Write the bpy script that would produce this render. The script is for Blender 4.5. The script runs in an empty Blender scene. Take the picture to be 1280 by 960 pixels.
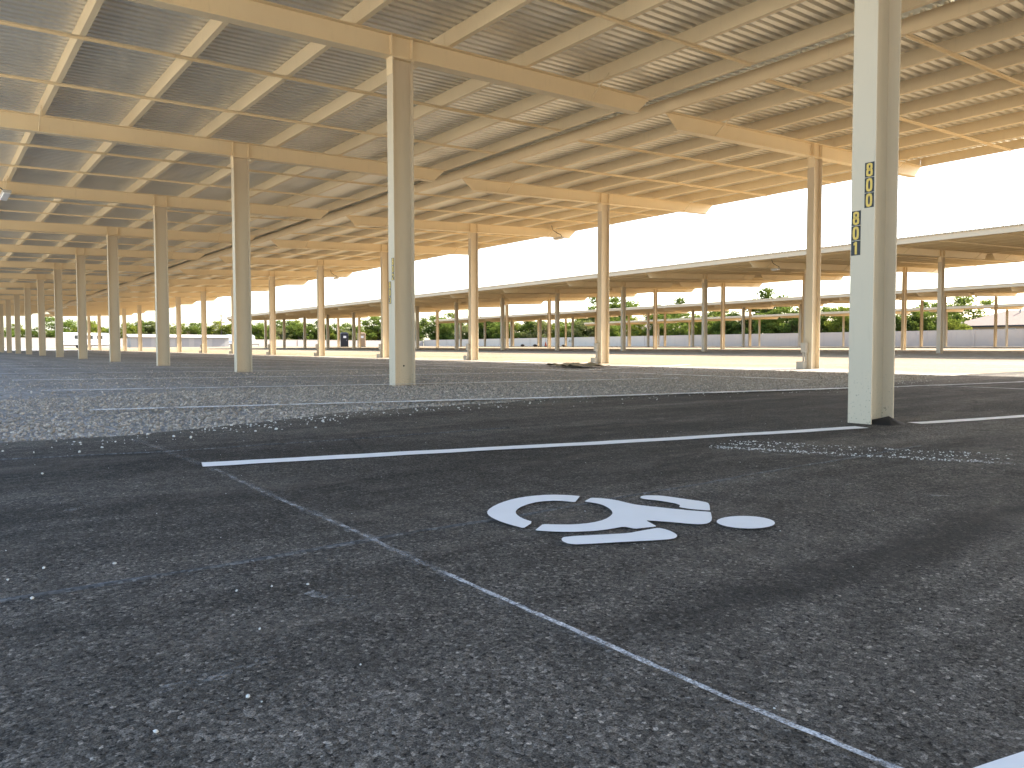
import bpy, bmesh, math, random
import numpy as np
from mathutils import Vector, noise as mnoise
R = math.radians
scene = bpy.context.scene
C = scene.collection
# ------------------------------------------------------------------ camera
cam_d = bpy.data.cameras.new('camera'); cam = bpy.data.objects.new('camera', cam_d); C.objects.link(cam)
cam_d.sensor_width = 36; cam_d.lens = 27.0; cam_d.clip_start = 0.05; cam_d.clip_end = 6000
cam.location = (0, 0, 0.52); cam.rotation_euler = (R(90 - 2.565), 0, R(-37.55))
scene.camera = cam
# ------------------------------------------------------------------ sky and sun
SUN_AZ, SUN_EL = 104.0, 38.0         # azimuth measured from +Y towards +X
world = bpy.data.worlds.new('World'); scene.world = world; world.use_nodes = True
wn = world.node_tree; wn.nodes.clear()
wo = wn.nodes.new('ShaderNodeOutputWorld'); bg = wn.nodes.new('ShaderNodeBackground'); sky = wn.nodes.new('ShaderNodeTexSky')
sky.sky_type = 'NISHITA'; sky.sun_disc = False; sky.sun_elevation = R(SUN_EL); sky.sun_rotation = R(SUN_AZ)
sky.air_density = 1.0; sky.dust_density = 2.0; sky.ozone_density = 0.2
bg.inputs['Strength'].default_value = 0.14
wn.links.new(sky.outputs[0], bg.inputs[0]); wn.links.new(bg.outputs[0], wo.inputs[0])
sd = bpy.data.lights.new('sun', 'SUN'); sd.energy = 4.6; sd.angle = R(0.5); sd.color = (1.0, 0.95, 0.86)
sun = bpy.data.objects.new('sun', sd); C.objects.link(sun); sun.location = (60, -20, 60)
sdir = Vector((math.sin(R(SUN_AZ)) * math.cos(R(SUN_EL)), math.cos(R(SUN_AZ)) * math.cos(R(SUN_EL)), math.sin(R(SUN_EL))))
sun.rotation_euler = sdir.to_track_quat('Z', 'Y').to_euler()
vs = scene.view_settings
vs.view_transform = 'Standard'; vs.look = 'None'; vs.exposure = 2.3; vs.gamma = 1; vs.use_curve_mapping = False
scene.cycles.max_bounces = 10; scene.cycles.diffuse_bounces = 7; scene.cycles.glossy_bounces = 4
scene.cycles.sample_clamp_indirect = 8.0
try: scene.cycles.use_denoising = True
except Exception: pass
random.seed(7); rng = np.random.default_rng(7)

# ------------------------------------------------------------------ materials
class NT:
    def __init__(s, name):
        m = bpy.data.materials.new(name); m.use_nodes = True; s.m = m; s.t = m.node_tree; s.t.nodes.clear()
        s.out = s.n('ShaderNodeOutputMaterial')
    def n(s, ty, **kw):
        nd = s.t.nodes.new(ty)
        for k, v in kw.items():
            if k in nd.inputs: s.put(nd, k, v)
            else: setattr(nd, k, v)
        return nd
    def put(s, nd, k, v):
        if isinstance(v, bpy.types.NodeSocket): s.t.links.new(v, nd.inputs[k])
        else: nd.inputs[k].default_value = v
    def coord(s, kind='Object'): return s.n('ShaderNodeTexCoord').outputs[kind]
    def pos(s): return s.n('ShaderNodeNewGeometry').outputs['Position']
    def mapv(s, v, sc=(1, 1, 1), loc=(0, 0, 0), rot=(0, 0, 0)):
        nd = s.n('ShaderNodeMapping'); s.put(nd, 'Vector', v); nd.inputs['Scale'].default_value = sc; nd.inputs['Location'].default_value = loc; nd.inputs['Rotation'].default_value = rot
        return nd.outputs[0]
    def noise(s, v, scale, detail=4, rough=.55, dist=0, out='Fac'):
        nd = s.n('ShaderNodeTexNoise', Scale=scale, Detail=detail, Roughness=rough, Distortion=dist); s.put(nd, 'Vector', v); return nd.outputs[out]
    def vor(s, v, scale, out='Color', feature='F1', rand=1.0):
        nd = s.n('ShaderNodeTexVoronoi', Scale=scale, Randomness=rand); nd.feature = feature; s.put(nd, 'Vector', v); return nd.outputs[out]
    def ramp(s, f, stops, interp='LINEAR'):
        nd = s.n('ShaderNodeValToRGB'); s.t.links.new(f, nd.inputs[0]); cr = nd.color_ramp; cr.interpolation = interp
        while len(cr.elements) < len(stops): cr.elements.new(.5)
        for e, (p, c) in zip(cr.elements, stops):
            e.position = p; e.color = (c, c, c, 1) if isinstance(c, (int, float)) else (*c, 1)
        return nd.outputs[0]
    def mix(s, f, a, b, mode='MIX'):
        nd = s.n('ShaderNodeMix', data_type='RGBA', blend_type=mode)
        for i, v in ((0, f), (6, a), (7, b)):
            if isinstance(v, bpy.types.NodeSocket): s.t.links.new(v, nd.inputs[i])
            else: nd.inputs[i].default_value = v if i == 0 else ((*v, 1) if len(v) == 3 else v)
        return nd.outputs[2]
    def math(s, op, a, b=0.0, clamp=False):
        nd = s.n('ShaderNodeMath', operation=op, use_clamp=clamp)
        for i, v in ((0, a), (1, b)):
            if isinstance(v, bpy.types.NodeSocket): s.t.links.new(v, nd.inputs[i])
            else: nd.inputs[i].default_value = v
        return nd.outputs[0]
    def bump(s, h, strength=.3, dist=.01, normal=None):
        nd = s.n('ShaderNodeBump', Strength=strength, Distance=dist); s.t.links.new(h, nd.inputs['Height'])
        if normal: s.t.links.new(normal, nd.inputs['Normal'])
        return nd.outputs[0]
    def sep(s, v):
        nd = s.n('ShaderNodeSeparateXYZ'); s.t.links.new(v, nd.inputs[0]); return nd.outputs
    def bsdf(s, col, rough=.6, metal=0., normal=None, spec=.5, alpha=None):
        b = s.n('ShaderNodeBsdfPrincipled')
        for k, v in (('Base Color', col), ('Roughness', rough), ('Metallic', metal), ('Specular IOR Level', spec)):
            if isinstance(v, tuple): v = (*v[:3], 1)
            s.put(b, k, v)
        if normal: s.t.links.new(normal, b.inputs['Normal'])
        if alpha is not None: s.put(b, 'Alpha', alpha)
        s.t.links.new(b.outputs[0], s.out.inputs[0]); return s.m

def m_paint(name, col, var=.08, rough=.5, dirt=0.0):
    a = NT(name); p = a.pos()
    n1 = a.noise(p, 1.3, 5, .6); n2 = a.noise(a.mapv(p, (9, 9, 1.2)), 2.2, 5, .6)
    c = a.mix(n1, tuple(x * (1 - var) for x in col), tuple(min(1, x * (1 + var)) for x in col))
    c = a.mix(a.ramp(n2, [(.58, 0), (.75, .35)]), c, tuple(x * .80 for x in col))
    if dirt > 0:
        sp = a.noise(p, 60, 4, .7)
        z = a.sep(p)[2]
        low = a.ramp(a.math('MULTIPLY', z, .8), [(.0, 1.0), (.35, .0)])
        f = a.math('MULTIPLY', a.ramp(sp, [(.60, 0), (.66, dirt)]), low)
        c = a.mix(f, c, (.10, .085, .06))
    nb = a.bump(a.noise(p, 45, 3, .6), .10, .003)
    return a.bsdf(c, a.ramp(n1, [(0, rough - .08), (1, rough + .12)]), normal=nb, spec=.35)
PAINT = m_paint('tan_steel_paint', (.80, .655, .425), .06, .5)
COLP = m_paint('cream_column_paint', (.62, .52, .375), .05, .5, .9)
FASC = m_paint('fascia_paint', (.58, .46, .31), .05, .5)
def m_deck():
    a = NT('galvanised_deck'); p = a.pos()
    sp = a.vor(a.mapv(p, (1, 1, 1)), 38); g = a.n('ShaderNodeRGBToBW'); a.t.links.new(sp, g.inputs[0])
    n = a.noise(a.mapv(p, (.25, 1, 1)), 1.1, 5, .6)
    c = a.mix(n, (.70, .67, .58), (.84, .80, .70))
    c = a.mix(a.math('MULTIPLY', g.outputs[0], .22), c, (.80, .80, .77))
    st = a.noise(a.mapv(p, (.35, 6, 1)), 1.6, 4, .65)
    c = a.mix(a.ramp(st, [(.62, 0), (.80, .4)]), c, (.42, .38, .30))
    return a.bsdf(c, a.ramp(n, [(0, .30), (1, .46)]), .5, spec=.5)
DECK = m_deck()
def m_asphalt():
    a = NT('asphalt'); p = a.pos(); x, y, z = a.sep(p)
    wv = a.n('ShaderNodeVectorMath', operation='ADD'); a.t.links.new(p, wv.inputs[0])
    wob = a.n('ShaderNodeVectorMath', operation='SCALE'); a.t.links.new(a.noise(p, 120, 2, .6, out='Color'), wob.inputs[0]); wob.inputs['Scale'].default_value = .006
    a.t.links.new(wob.outputs[0], wv.inputs[1]); q = wv.outputs[0]
    cells = a.vor(q, 150); bw = a.n('ShaderNodeRGBToBW'); a.t.links.new(cells, bw.inputs[0])
    big = a.vor(q, 62); bw2 = a.n('ShaderNodeRGBToBW'); a.t.links.new(big, bw2.inputs[0])
    agg = a.ramp(bw.outputs[0], [(.0, .016), (.40, .042), (.70, .075), (.86, .14), (1, .30)])
    agg2 = a.ramp(bw2.outputs[0], [(.0, .035), (.6, .055), (.86, .085), (1, .20)])
    c = a.mix(.38, agg, agg2)
    fine = a.noise(p, 330, 5, .8)
    c = a.mix(.85, c, a.ramp(fine, [(.36, .04), (.50, .95), (.66, 2.1)]), 'MULTIPLY')
    pits = a.noise(p, 85, 4, .7)
    c = a.mix(a.ramp(pits, [(.37, .9), (.44, 0)]), c, (.006, .006, .007))
    # worn, dusty and fresh patches; paving lanes run along X
    lane = a.noise(a.mapv(p, (.22, 1.35, 1)), 1.1, 5, .62, .6)
    c = a.mix(1.0, c, a.ramp(lane, [(.30, .55), (.50, 1.05), (.68, 1.9)]), 'MULTIPLY')
    yl = a.math('ADD', y, a.math('MULTIPLY', a.math('SUBTRACT', a.noise(p, 1.6, 5, .65), .5), .9))
    c = a.mix(1.0, c, a.ramp(a.math('MULTIPLY', yl, .2), [(.10, 1.30), (.24, 1.12), (.36, .92), (.52, .66), (.80, .60), (.96, .9)]), 'MULTIPLY')
    mot = a.noise(p, 7.5, 5, .7)
    c = a.mix(1.0, c, a.ramp(mot, [(.30, .70), (.70, 1.32)]), 'MULTIPLY')
    # dark tar band where two lanes overlap (Y about 0.9), only right of the stall's edge
    yy = a.math('ADD', y, a.math('MULTIPLY', a.math('SUBTRACT', a.noise(p, 3.0, 4, .6), .5), .20))
    band = a.ramp(a.math('ABSOLUTE', a.math('SUBTRACT', yy, .93)), [(.02, 1), (.13, 0)])
    fx = a.ramp(a.math('MULTIPLY', x, .25), [(.20, 0), (.33, 1)])
    bm_ = a.math('MULTIPLY', a.math('MULTIPLY', band, fx), .72)
    c = a.mix(bm_, c, (.014, .0145, .016))
    # dust swept beside the tar band and near the gravel
    dust = a.noise(a.mapv(p, (.5, 1.2, 1)), 1.7, 6, .7, .3)
    c = a.mix(a.ramp(dust, [(.52, 0), (.80, .42)]), c, (.17, .16, .15))
    ck = a.n('ShaderNodeTexVoronoi', Scale=.9); ck.feature = 'DISTANCE_TO_EDGE'; a.put(ck, 'Vector', a.mapv(a.mix(.06, p, a.noise(p, 5, 4, .7, out='Color')), (.55, 1.3, 1)))
    c = a.mix(a.math('MULTIPLY', a.ramp(ck.outputs['Distance'], [(.0, .75), (.006, 0)]), a.ramp(a.noise(p, .8, 3, .6), [(.50, 0), (.60, 1)])), c, (.012, .012, .013))
    c = a.mix(1.0, c, (2.10, 1.86, 1.56), 'MULTIPLY')
    h = a.math('ADD', a.math('MULTIPLY', a.vor(q, 150, 'Distance'), -1.0), a.math('MULTIPLY', a.vor(q, 62, 'Distance'), -1.0))
    h = a.math('ADD', h, a.math('MULTIPLY', a.ramp(pits, [(.30, 0), (.46, 1)]), 1.4))
    h = a.math('ADD', h, a.math('MULTIPLY', fine, .8))
    nb = a.bump(h, .9, .007)
    nb = a.bump(a.noise(p, 14, 4, .65), .45, .02, nb)
    return a.bsdf(c, a.ramp(mot, [(0, .80), (1, .95)]), normal=nb, spec=.16)
ASPH = m_asphalt()
def m_ground():
    a = NT('gravel_lot'); p = a.pos(); x, y, z = a.sep(p)
    c1 = a.vor(p, 26); b1 = a.n('ShaderNodeRGBToBW'); a.t.links.new(c1, b1.inputs[0])
    c2 = a.vor(p, 9); b2 = a.n('ShaderNodeRGBToBW'); a.t.links.new(c2, b2.inputs[0])
    var = a.math('ADD', a.math('MULTIPLY', b1.outputs[0], .65), a.math('MULTIPLY', b2.outputs[0], .35))
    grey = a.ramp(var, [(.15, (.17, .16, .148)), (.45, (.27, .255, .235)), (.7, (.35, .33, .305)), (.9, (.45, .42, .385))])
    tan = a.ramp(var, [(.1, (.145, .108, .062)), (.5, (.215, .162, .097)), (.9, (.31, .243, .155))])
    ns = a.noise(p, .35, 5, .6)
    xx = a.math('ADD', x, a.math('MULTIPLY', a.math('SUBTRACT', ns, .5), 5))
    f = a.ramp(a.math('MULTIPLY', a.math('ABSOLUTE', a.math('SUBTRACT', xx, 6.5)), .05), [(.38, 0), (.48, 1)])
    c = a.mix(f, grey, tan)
    c = a.mix(a.ramp(a.math('MULTIPLY', a.math('ADD', xx, 20.0), .05), [(.78, 1), (.86, 0)]), c, a.ramp(var, [(.1, (.44, .40, .33)), (.9, (.66, .60, .50))]))  # unseen pale ground to the left, added to bounce light under the roof
    tone = a.noise(a.mapv(p, (1, .35, 1)), .30, 6, .65)
    c = a.mix(1.0, c, a.ramp(tone, [(.3, .74), (.7, 1.22)]), 'MULTIPLY')
    # wheel ruts along the aisle
    rut = a.noise(a.mapv(p, (1.6, .05, 1)), 1.1, 3, .5)
    c = a.mix(1.0, c, a.ramp(rut, [(.4, .90), (.6, 1.06)]), 'MULTIPLY')
    far = a.noise(p, .06, 4, .6)
    c = a.mix(a.math('MULTIPLY', a.ramp(far, [(.55, 0), (.7, .5)]), f), c, (.30, .27, .18))
    nb = a.bump(a.math('MULTIPLY', a.vor(p, 26, 'Distance'), -1.0), .8, .02)
    nb = a.bump(a.noise(p, 3.0, 5, .6), .35, .08, nb)
    return a.bsdf(c, .9, normal=nb, spec=.2)
GROUND = m_ground()
def m_stone():
    a = NT('crushed_stone'); at = a.n('ShaderNodeAttribute', attribute_name='tone')
    c = a.ramp(at.outputs['Fac'], [(0, (.20, .19, .175)), (.5, (.29, .275, .255)), (.85, (.36, .34, .32)), (1, (.46, .44, .41))])
    c = a.mix(1.0, c, a.ramp(a.noise(a.pos(), 90, 3, .6), [(.3, .75), (.7, 1.2)]), 'MULTIPLY')
    c = a.mix(1.0, c, (1.36, 1.26, 1.12), 'MULTIPLY')
    return a.bsdf(c, .85, spec=.3)
STONE = m_stone()
def m_line(name, col, wear_lo, wear_hi, scale=40, fine=.6):
    a = NT(name); p = a.pos()
    n = a.noise(p, scale, 6, .75); n2 = a.noise(p, scale * .12, 4, .6)
    v = a.math('ADD', a.math('MULTIPLY', n, fine), a.math('MULTIPLY', n2, 1 - fine))
    al = a.ramp(v, [(wear_lo, 0), (wear_hi, 1)])
    nb = a.bump(a.vor(p, 95, 'Distance'), -.35, .004)
    c = a.mix(a.noise(p, 9, 4, .6), tuple(x * .90 for x in col), col)
    return a.bsdf(c, .6, normal=nb, spec=.3, alpha=al)
WHITE = m_line('white_road_paint', (.92, .90, .86), .31, .36, 210, .8)
CHALK = m_line('chalk_line', (.78, .77, .75), .47, .72, 170, .55)
CHALKD = m_line('chalk_dust', (.42, .405, .385), .45, .90, 160, .65)
FADED = m_line('faded_lot_paint', (.82, .81, .79), .37, .50, 24, .45)
SCUFF = m_line('pale_scuff', (.40, .38, .35), .50, .68, 70, .55)
def m_flat(name, col, rough=.6, metal=0, spec=.4, var=.06, sc=6):
    a = NT(name); n = a.noise(a.coord(), sc, 4, .6)
    return a.bsdf(a.mix(n, tuple(x * (1 - var) for x in col), tuple(min(1, x * (1 + var)) for x in col)), rough, metal, spec=spec)
BLACK = m_flat('black_plate', (.012, .012, .012), .4)
YELLOW = m_flat('yellow_digit', (.75, .50, .10), .5)
GREYBOX = m_flat('grey_box', (.46, .43, .38), .5)
LAMPW = m_flat('lamp_diffuser', (.85, .84, .82), .35)
DARK = m_flat('dark_metal', (.03, .03, .03), .4)
BARK = m_flat('bark', (.13, .10, .075), .9, var=.3)
TAR = m_flat('fresh_tar', (.011, .011, .012), .75, var=.4, sc=40)
CANVAS = m_flat('tan_canvas', (.26, .22, .14), .9, var=.2)
PEBBLE = m_flat('white_pebble', (.70, .68, .63), .8, var=.1, sc=60)
GLASS = m_flat('dark_glass', (.02, .025, .03), .12, spec=.6)
ORANGE = m_flat('orange_cone', (.75, .14, .03), .6)
RUBBER = m_flat('rubber', (.02, .02, .02), .8)
WHITEP = m_flat('white_shell', (.55, .55, .55), .35)
def m_leaf(name, a1, a2):
    a = NT(name); at = a.n('ShaderNodeAttribute', attribute_name='tone')
    c = a.mix(at.outputs['Fac'], a1, a2)
    d = a.n('ShaderNodeBsdfDiffuse'); a.put(d, 'Color', c)
    t = a.n('ShaderNodeBsdfTranslucent'); a.put(t, 'Color', a.mix(.5, c, (.22, .26, .04)))
    mx = a.n('ShaderNodeMixShader'); mx.inputs[0].default_value = .32
    a.t.links.new(d.outputs[0], mx.inputs[1]); a.t.links.new(t.outputs[0], mx.inputs[2]); a.t.links.new(mx.outputs[0], a.out.inputs[0])
    return a.m
LEAVES = [m_leaf('leaf_deep', (.025, .045, .012), (.09, .12, .03)), m_leaf('leaf_mid', (.045, .075, .017), (.14, .175, .04)), m_leaf('leaf_lime', (.085, .105, .018), (.22, .225, .04)), m_leaf('leaf_olive', (.065, .075, .03), (.17, .17, .075))]
def m_wall():
    a = NT('block_wall_stucco'); p = a.pos()
    n = a.noise(p, .5, 5, .6); s = a.noise(a.mapv(p, (1, 1, .18)), 2.5, 4, .6)
    c = a.mix(n, (.52, .44, .36), (.60, .52, .435)); c = a.mix(a.ramp(s, [(.55, 0), (.8, .4)]), c, (.42, .36, .29))
    return a.bsdf(c, .9, normal=a.bump(a.noise(p, 8, 4, .7), .3, .02), spec=.2)
WALL = m_wall()
WALLB = m_flat('sun_dimmed_stucco', (.40, .345, .30), .9, var=.08, sc=1)  # same wall stucco, colour darkened to offset direct sun on the far wall
def m_rooftile(name, c1, c2):
    a = NT(name); p = a.coord()
    w = a.n('ShaderNodeTexWave', Scale=1.6, Distortion=.6); a.put(w, 'Vector', a.mapv(p, (1, 1, 1.7)))
    c = a.mix(a.noise(p, 2.0, 5, .7), c1, c2)
    return a.bsdf(a.mix(1.0, c, a.ramp(w.outputs['Fac'], [(0, .8), (1, 1.1)]), 'MULTIPLY'), .85, normal=a.bump(w.outputs['Fac'], .5, .06), spec=.2)
TILE = m_rooftile('clay_roof_tile', (.20, .14, .105), (.28, .205, .155)); TILEB = m_rooftile('brown_roof_tile', (.17, .125, .10), (.26, .20, .16))
STUCCO = m_flat('house_stucco', (.42, .33, .25), .9); STUCCOB = m_flat('brown_stucco', (.24, .17, .13), .9); PALE = m_flat('pale_metal', (.27, .255, .24), .5)

# ------------------------------------------------------------------ helpers
def link(name, me, mat, parent=None):
    o = bpy.data.objects.new(name, me); C.objects.link(o)
    if mat is not None and len(me.materials) == 0: me.materials.append(mat)
    if parent: o.parent = parent
    return o
def tag(o, label=None, cat=None, group=None, kind=None):
    if label: o['label'] = label
    if cat: o['category'] = cat
    if group: o['group'] = group
    if kind: o['kind'] = kind
    return o
def empty(name, loc=(0, 0, 0), rot=(0, 0, 0)):
    o = bpy.data.objects.new(name, None); C.objects.link(o); o.location = loc; o.rotation_euler = rot; o.empty_display_size = .3
    return o
class MB:
    def __init__(s): s.v = []; s.f = []
    def hexa(s, p):   # 8 points: bottom ring then top ring
        b = len(s.v); s.v += [tuple(q) for q in p]
        s.f += [tuple(b + i for i in q) for q in ((3, 2, 1, 0), (4, 5, 6, 7), (0, 1, 5, 4), (1, 2, 6, 5), (2, 3, 7, 6), (3, 0, 4, 7))]
    def box(s, x0, x1, y0, y1, z0, z1):
        s.hexa([(x0, y0, z0), (x1, y0, z0), (x1, y1, z0), (x0, y1, z0), (x0, y0, z1), (x1, y0, z1), (x1, y1, z1), (x0, y1, z1)])
    def sbox(s, x0, x1, y0, y1, za, zb, t):   # box along X whose underside goes from za to zb
        s.hexa([(x0, y0, za), (x1, y0, zb), (x1, y1, zb), (x0, y1, za), (x0, y0, za + t), (x1, y0, zb + t), (x1, y1, zb + t), (x0, y1, za + t)])
    def tube(s, a, c, r0, r1=None, n=8, cap=True):
        r1 = r0 if r1 is None else r1
        a = Vector(a); c = Vector(c); d = (c - a).normalized(); u = d.orthogonal().normalized(); w = d.cross(u); b = len(s.v)
        for q, r in ((a, r0), (c, r1)):
            for i in range(n):
                t = 2 * math.pi * i / n; s.v.append(tuple(q + u * math.cos(t) * r + w * math.sin(t) * r))
        for i in range(n): s.f.append((b + i, b + (i + 1) % n, b + n + (i + 1) % n, b + n + i))
        if cap: s.f.append(tuple(b + i for i in reversed(range(n)))); s.f.append(tuple(b + n + i for i in range(n)))
    def prism(s, pts, z0, z1):
        n = len(pts); b = len(s.v)
        s.v += [(x, y, z0) for x, y in pts] + [(x, y, z1) for x, y in pts]
        s.f.append(tuple(b + i for i in reversed(range(n)))); s.f.append(tuple(b + n + i for i in range(n)))
        for i in range(n): s.f.append((b + i, b + (i + 1) % n, b + n + (i + 1) % n, b + n + i))
    def mesh(s, name, mat=None, bevel=0, smooth=False):
        me = bpy.data.meshes.new(name); me.from_pydata(s.v, [], s.f); me.validate()
        bm = bmesh.new(); bm.from_mesh(me); bmesh.ops.recalc_face_normals(bm, faces=bm.faces)
        if bevel: bmesh.ops.bevel(bm, geom=bm.edges[:], offset=bevel, segments=1, affect='EDGES')
        bm.to_mesh(me); bm.free()
        if mat: me.materials.append(mat)
        if smooth:
            for f in me.polygons: f.use_smooth = True
        return me
def interp(x, pts): return float(np.interp(x, [p[0] for p in pts], [p[1] for p in pts]))
GX = [(-1e5, 0), (5.5, 0), (10, .02), (15.7, .07), (21, .14), (27, .225), (36.6, .305), (47, .43), (68, .62), (100, .72), (1e5, .72)]
def gz(x, y):
    return interp(x, GX) + .0042 * min(max(0.0, y - 3), 160)

# ------------------------------------------------------------------ ground sheet
def axis(a, b, core0, core1, step, grow=1.25):
    v = list(np.arange(core0, core1 + 1e-6, step)); s = step; x = core1
    while x < b: s *= grow; x += s; v.append(min(x, b))
    s = step; x = core0
    while x > a: s *= grow; x -= s; v.insert(0, max(x, a))
    return v
xs = axis(-1500, 1800, -4, 110, 1.0); ys = axis(-1200, 2200, -6, 120, 1.5)
V = [(x, y, gz(x, y) - .004 + (.012 * mnoise.noise((x * .5, y * .5, 0)) if x > 6.5 or y > 7.5 else -.006)) for y in ys for x in xs]
nx = len(xs)
F = [(j * nx + i, j * nx + i + 1, (j + 1) * nx + i + 1, (j + 1) * nx + i) for j in range(len(ys) - 1) for i in range(nx - 1)]
me = bpy.data.meshes.new('gravel_ground'); me.from_pydata(V, [], F); me.validate()
for f in me.polygons: f.use_smooth = True
tag(link('gravel_ground', me, GROUND), 'wide gravel lot, grey under the canopies and tan in the sun', 'ground', kind='structure')

# ------------------------------------------------------------------ asphalt pavement
EDGE = [(-1.6, 4.5), (-.8, 4.7), (0.3, 4.95), (.9, 4.93), (1.7, 5.2), (2.6, 5.62), (4.6, 5.86), (6.3, 5.72), (8.7, 5.33), (10.4, 5.3), (13, 5.72), (15.4, 5.9), (17.2, 5.6)]
def edge_y(x): return interp(x, EDGE) + .07 * mnoise.noise((x * 1.3, 3.1, 0)) + .035 * mnoise.noise((x * 6.0, 1.1, 0))
def az(x, y): return gz(x, y) + .010 + .004 * mnoise.noise((x * 1.1, y * 1.1, 4.2)) + .0018 * mnoise.noise((x * 4, y * 4, 9))
ax = axis(-1.6, 17, -1, 6, .06, 1.12)
V = []; F = []; ny = 90
ts = np.concatenate([np.linspace(0, .62, 30), np.linspace(.63, .985, 50), [.99, .994, .998, 1.0, 1.003, 1.006, 1.01, 1.015, 1.02, 1.03]]); ny = len(ts)
for x in ax:
    e = edge_y(x)
    for k, t in enumerate(ts):
        y = -16 + (e + 16) * min(float(t), 1.0) + (max(float(t), 1.0) - 1.0) * 5
        z = az(x, y)
        if t > 1.0: z -= .035 * (t - 1.0) / .03
        V.append((x, y, z))
for i in range(len(ax) - 1):
    for k in range(ny - 1): F.append((i * ny + k, (i + 1) * ny + k, (i + 1) * ny + k + 1, i * ny + k + 1))
me = bpy.data.meshes.new('asphalt_pavement'); me.from_pydata(V, [], F); me.validate()
for f in me.polygons: f.use_smooth = True
tag(link('asphalt_pavement', me, ASPH), 'dark worn asphalt pavement with paving joints in the shade', 'pavement', kind='structure')

# ------------------------------------------------------------------ markings on the ground
def strip(pts, widths, zf, lift, step=.12, jit=0):
    """thin sheet along a polyline lying on the surface zf"""
    v = []; f = []
    P = [Vector((*p, 0)) for p in pts]; S = []
    for a, b in zip(P[:-1], P[1:]):
        n = max(1, int((b - a).length / step)); S += [(a + (b - a) * i / n) for i in range(n)]
    S.append(P[-1]); L = len(S)
    for i, p in enumerate(S):
        d = (S[min(i + 1, L - 1)] - S[max(i - 1, 0)]).normalized(); nrm = Vector((-d.y, d.x, 0))
        t = i / max(1, L - 1); w = (widths[0] + (widths[1] - widths[0]) * t) * .5
        for sg in (-1, 1):
            q = p + nrm * sg * (w + (random.uniform(-jit, jit)))
            v.append((q.x, q.y, zf(q.x, q.y) + lift))
    for i in range(L - 1): f.append((2 * i, 2 * i + 2, 2 * i + 3, 2 * i + 1))
    me = bpy.data.meshes.new('strip'); me.from_pydata(v, [], f); me.validate(); return me
SL = -.2400
def stall_y(j, x): return 2.545 + 3.302 * j + SL * (x - 5.26)
def stall_line(j, x0, x1, w, mat, label, zf=az, lift=.004, group=None, name='parking_line'):
    o = link(name, strip([(x0, stall_y(j, x0)), (x1, stall_y(j, x1))], (w, w), zf, lift, .12, .003), mat)
    return tag(o, label, 'parking line', group)
# the painted stall lines either side of the accessible stall
o = link('parking_line', strip([(.965, 3.49), (4.85, 2.565)], (.128, .115), az, .004, .1, .002), WHITE); tag(o, 'white stall line ending at the numbered cream column', 'parking line')
o = link('parking_line', strip([(5.43, 2.50), (8.2, 1.88), (11.5, 1.12)], (.115, .115), az, .004, .1, .002), WHITE); tag(o, 'white stall line carrying on beyond the numbered cream column', 'parking line')
o = link('parking_line', strip([(.90, .345), (4.9, -.610), (9, -1.59)], (.11, .11), az, .004, .1, .002), WHITE); tag(o, 'white stall line on the headward side of the wheelchair symbol', 'parking line')
o = link('parking_line', strip([(3.6, 6.02 + .24 * 1.66 - .06), (8.4, 5.22), (12.6, 4.2), (15.2, 3.55)], (.07, .06), az, .005, .1, .004), m_line('thin_lot_paint', (.74, .74, .73), .36, .46, 40, .55)); tag(o, 'thin white line where asphalt meets gravel behind the numbered column', 'parking line')
o = link('parking_line', strip([(10.62, 4.66), (10.6, 3.4), (10.6, 1.0)], (.05, .05), az, .005, .1, .004), FADED); tag(o, 'thin layout line crossing the asphalt between the two canopies', 'parking line')
# faded stall lines in the gravel
def gzl(x, y): return gz(x, y)
for j in range(1, 11):
    o = link('faded_line', strip([(1.05, stall_y(j, 1.05)), (9.6, stall_y(j, 9.6))], (.10, .10), lambda x, y: gz(x, y) + .028, 0, .12, .008), FADED)
    n_ = ['', 'first', 'second', 'third', 'fourth', 'fifth'][(j + 1) // 2]
    tag(o, f'faded stall line in the gravel at the {n_} column after the numbered one' if j % 2 == 0 else f'faded gravel stall line just before the {n_} column after the numbered one', 'parking line', 'faded stall lines on the gravel')
o = link('faded_line', strip([(10.6, 6.4), (10.3, 40), (10.3, 70)], (.10, .10), lambda x, y: gz(x, y) + .030, 0, .3, .008), FADED); tag(o, 'faded layout line running lengthwise between the two canopies', 'parking line')
for j in range(2, 8):
    y0 = 5.2 + 3.302 * j
    o = link('faded_line', strip([(11.0, y0), (15.6, y0 + 1.0)], (.10, .10), lambda x, y: gz(x, y) + .030, 0, .2, .008), FADED); tag(o, 'faded oblique stall line in front of the outer column row', 'parking line', 'oblique faded stall lines')
# chalk layout line along the stall ends
cp = [(.93, 4.6), (.975, 3.34), (.95, 2.6), (.945, 2.07), (.925, 1.44), (.918, 1.05), (.915, .69), (.92, .476), (.918, -.6), (.915, -3)]
CHALKN = m_line('fresh_chalk_line', (.80, .79, .77), .42, .62, 190, .6)
tag(link('chalk_line', strip(cp[4:], (.013, .0085), az, .0062, .03, .0015), CHALKN), 'fresher white stretch of the chalk line below the wheelchair symbol', 'chalk line')
tag(link('chalk_line', strip(cp[1:], (.016, .0075), az, .0055, .03, .002), CHALK), 'thin chalk layout line crossing the dark asphalt', 'chalk line')
tag(link('chalk_dust', strip([(.93, 4.7), (.972, 3.34), (.945, 2.07), (.92, 1.3), (.915, .9)], (.045, .028), az, .004, .03, .010), CHALKD), 'smeared pale dust beside the chalk layout line', 'dust', kind='stuff')
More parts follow.
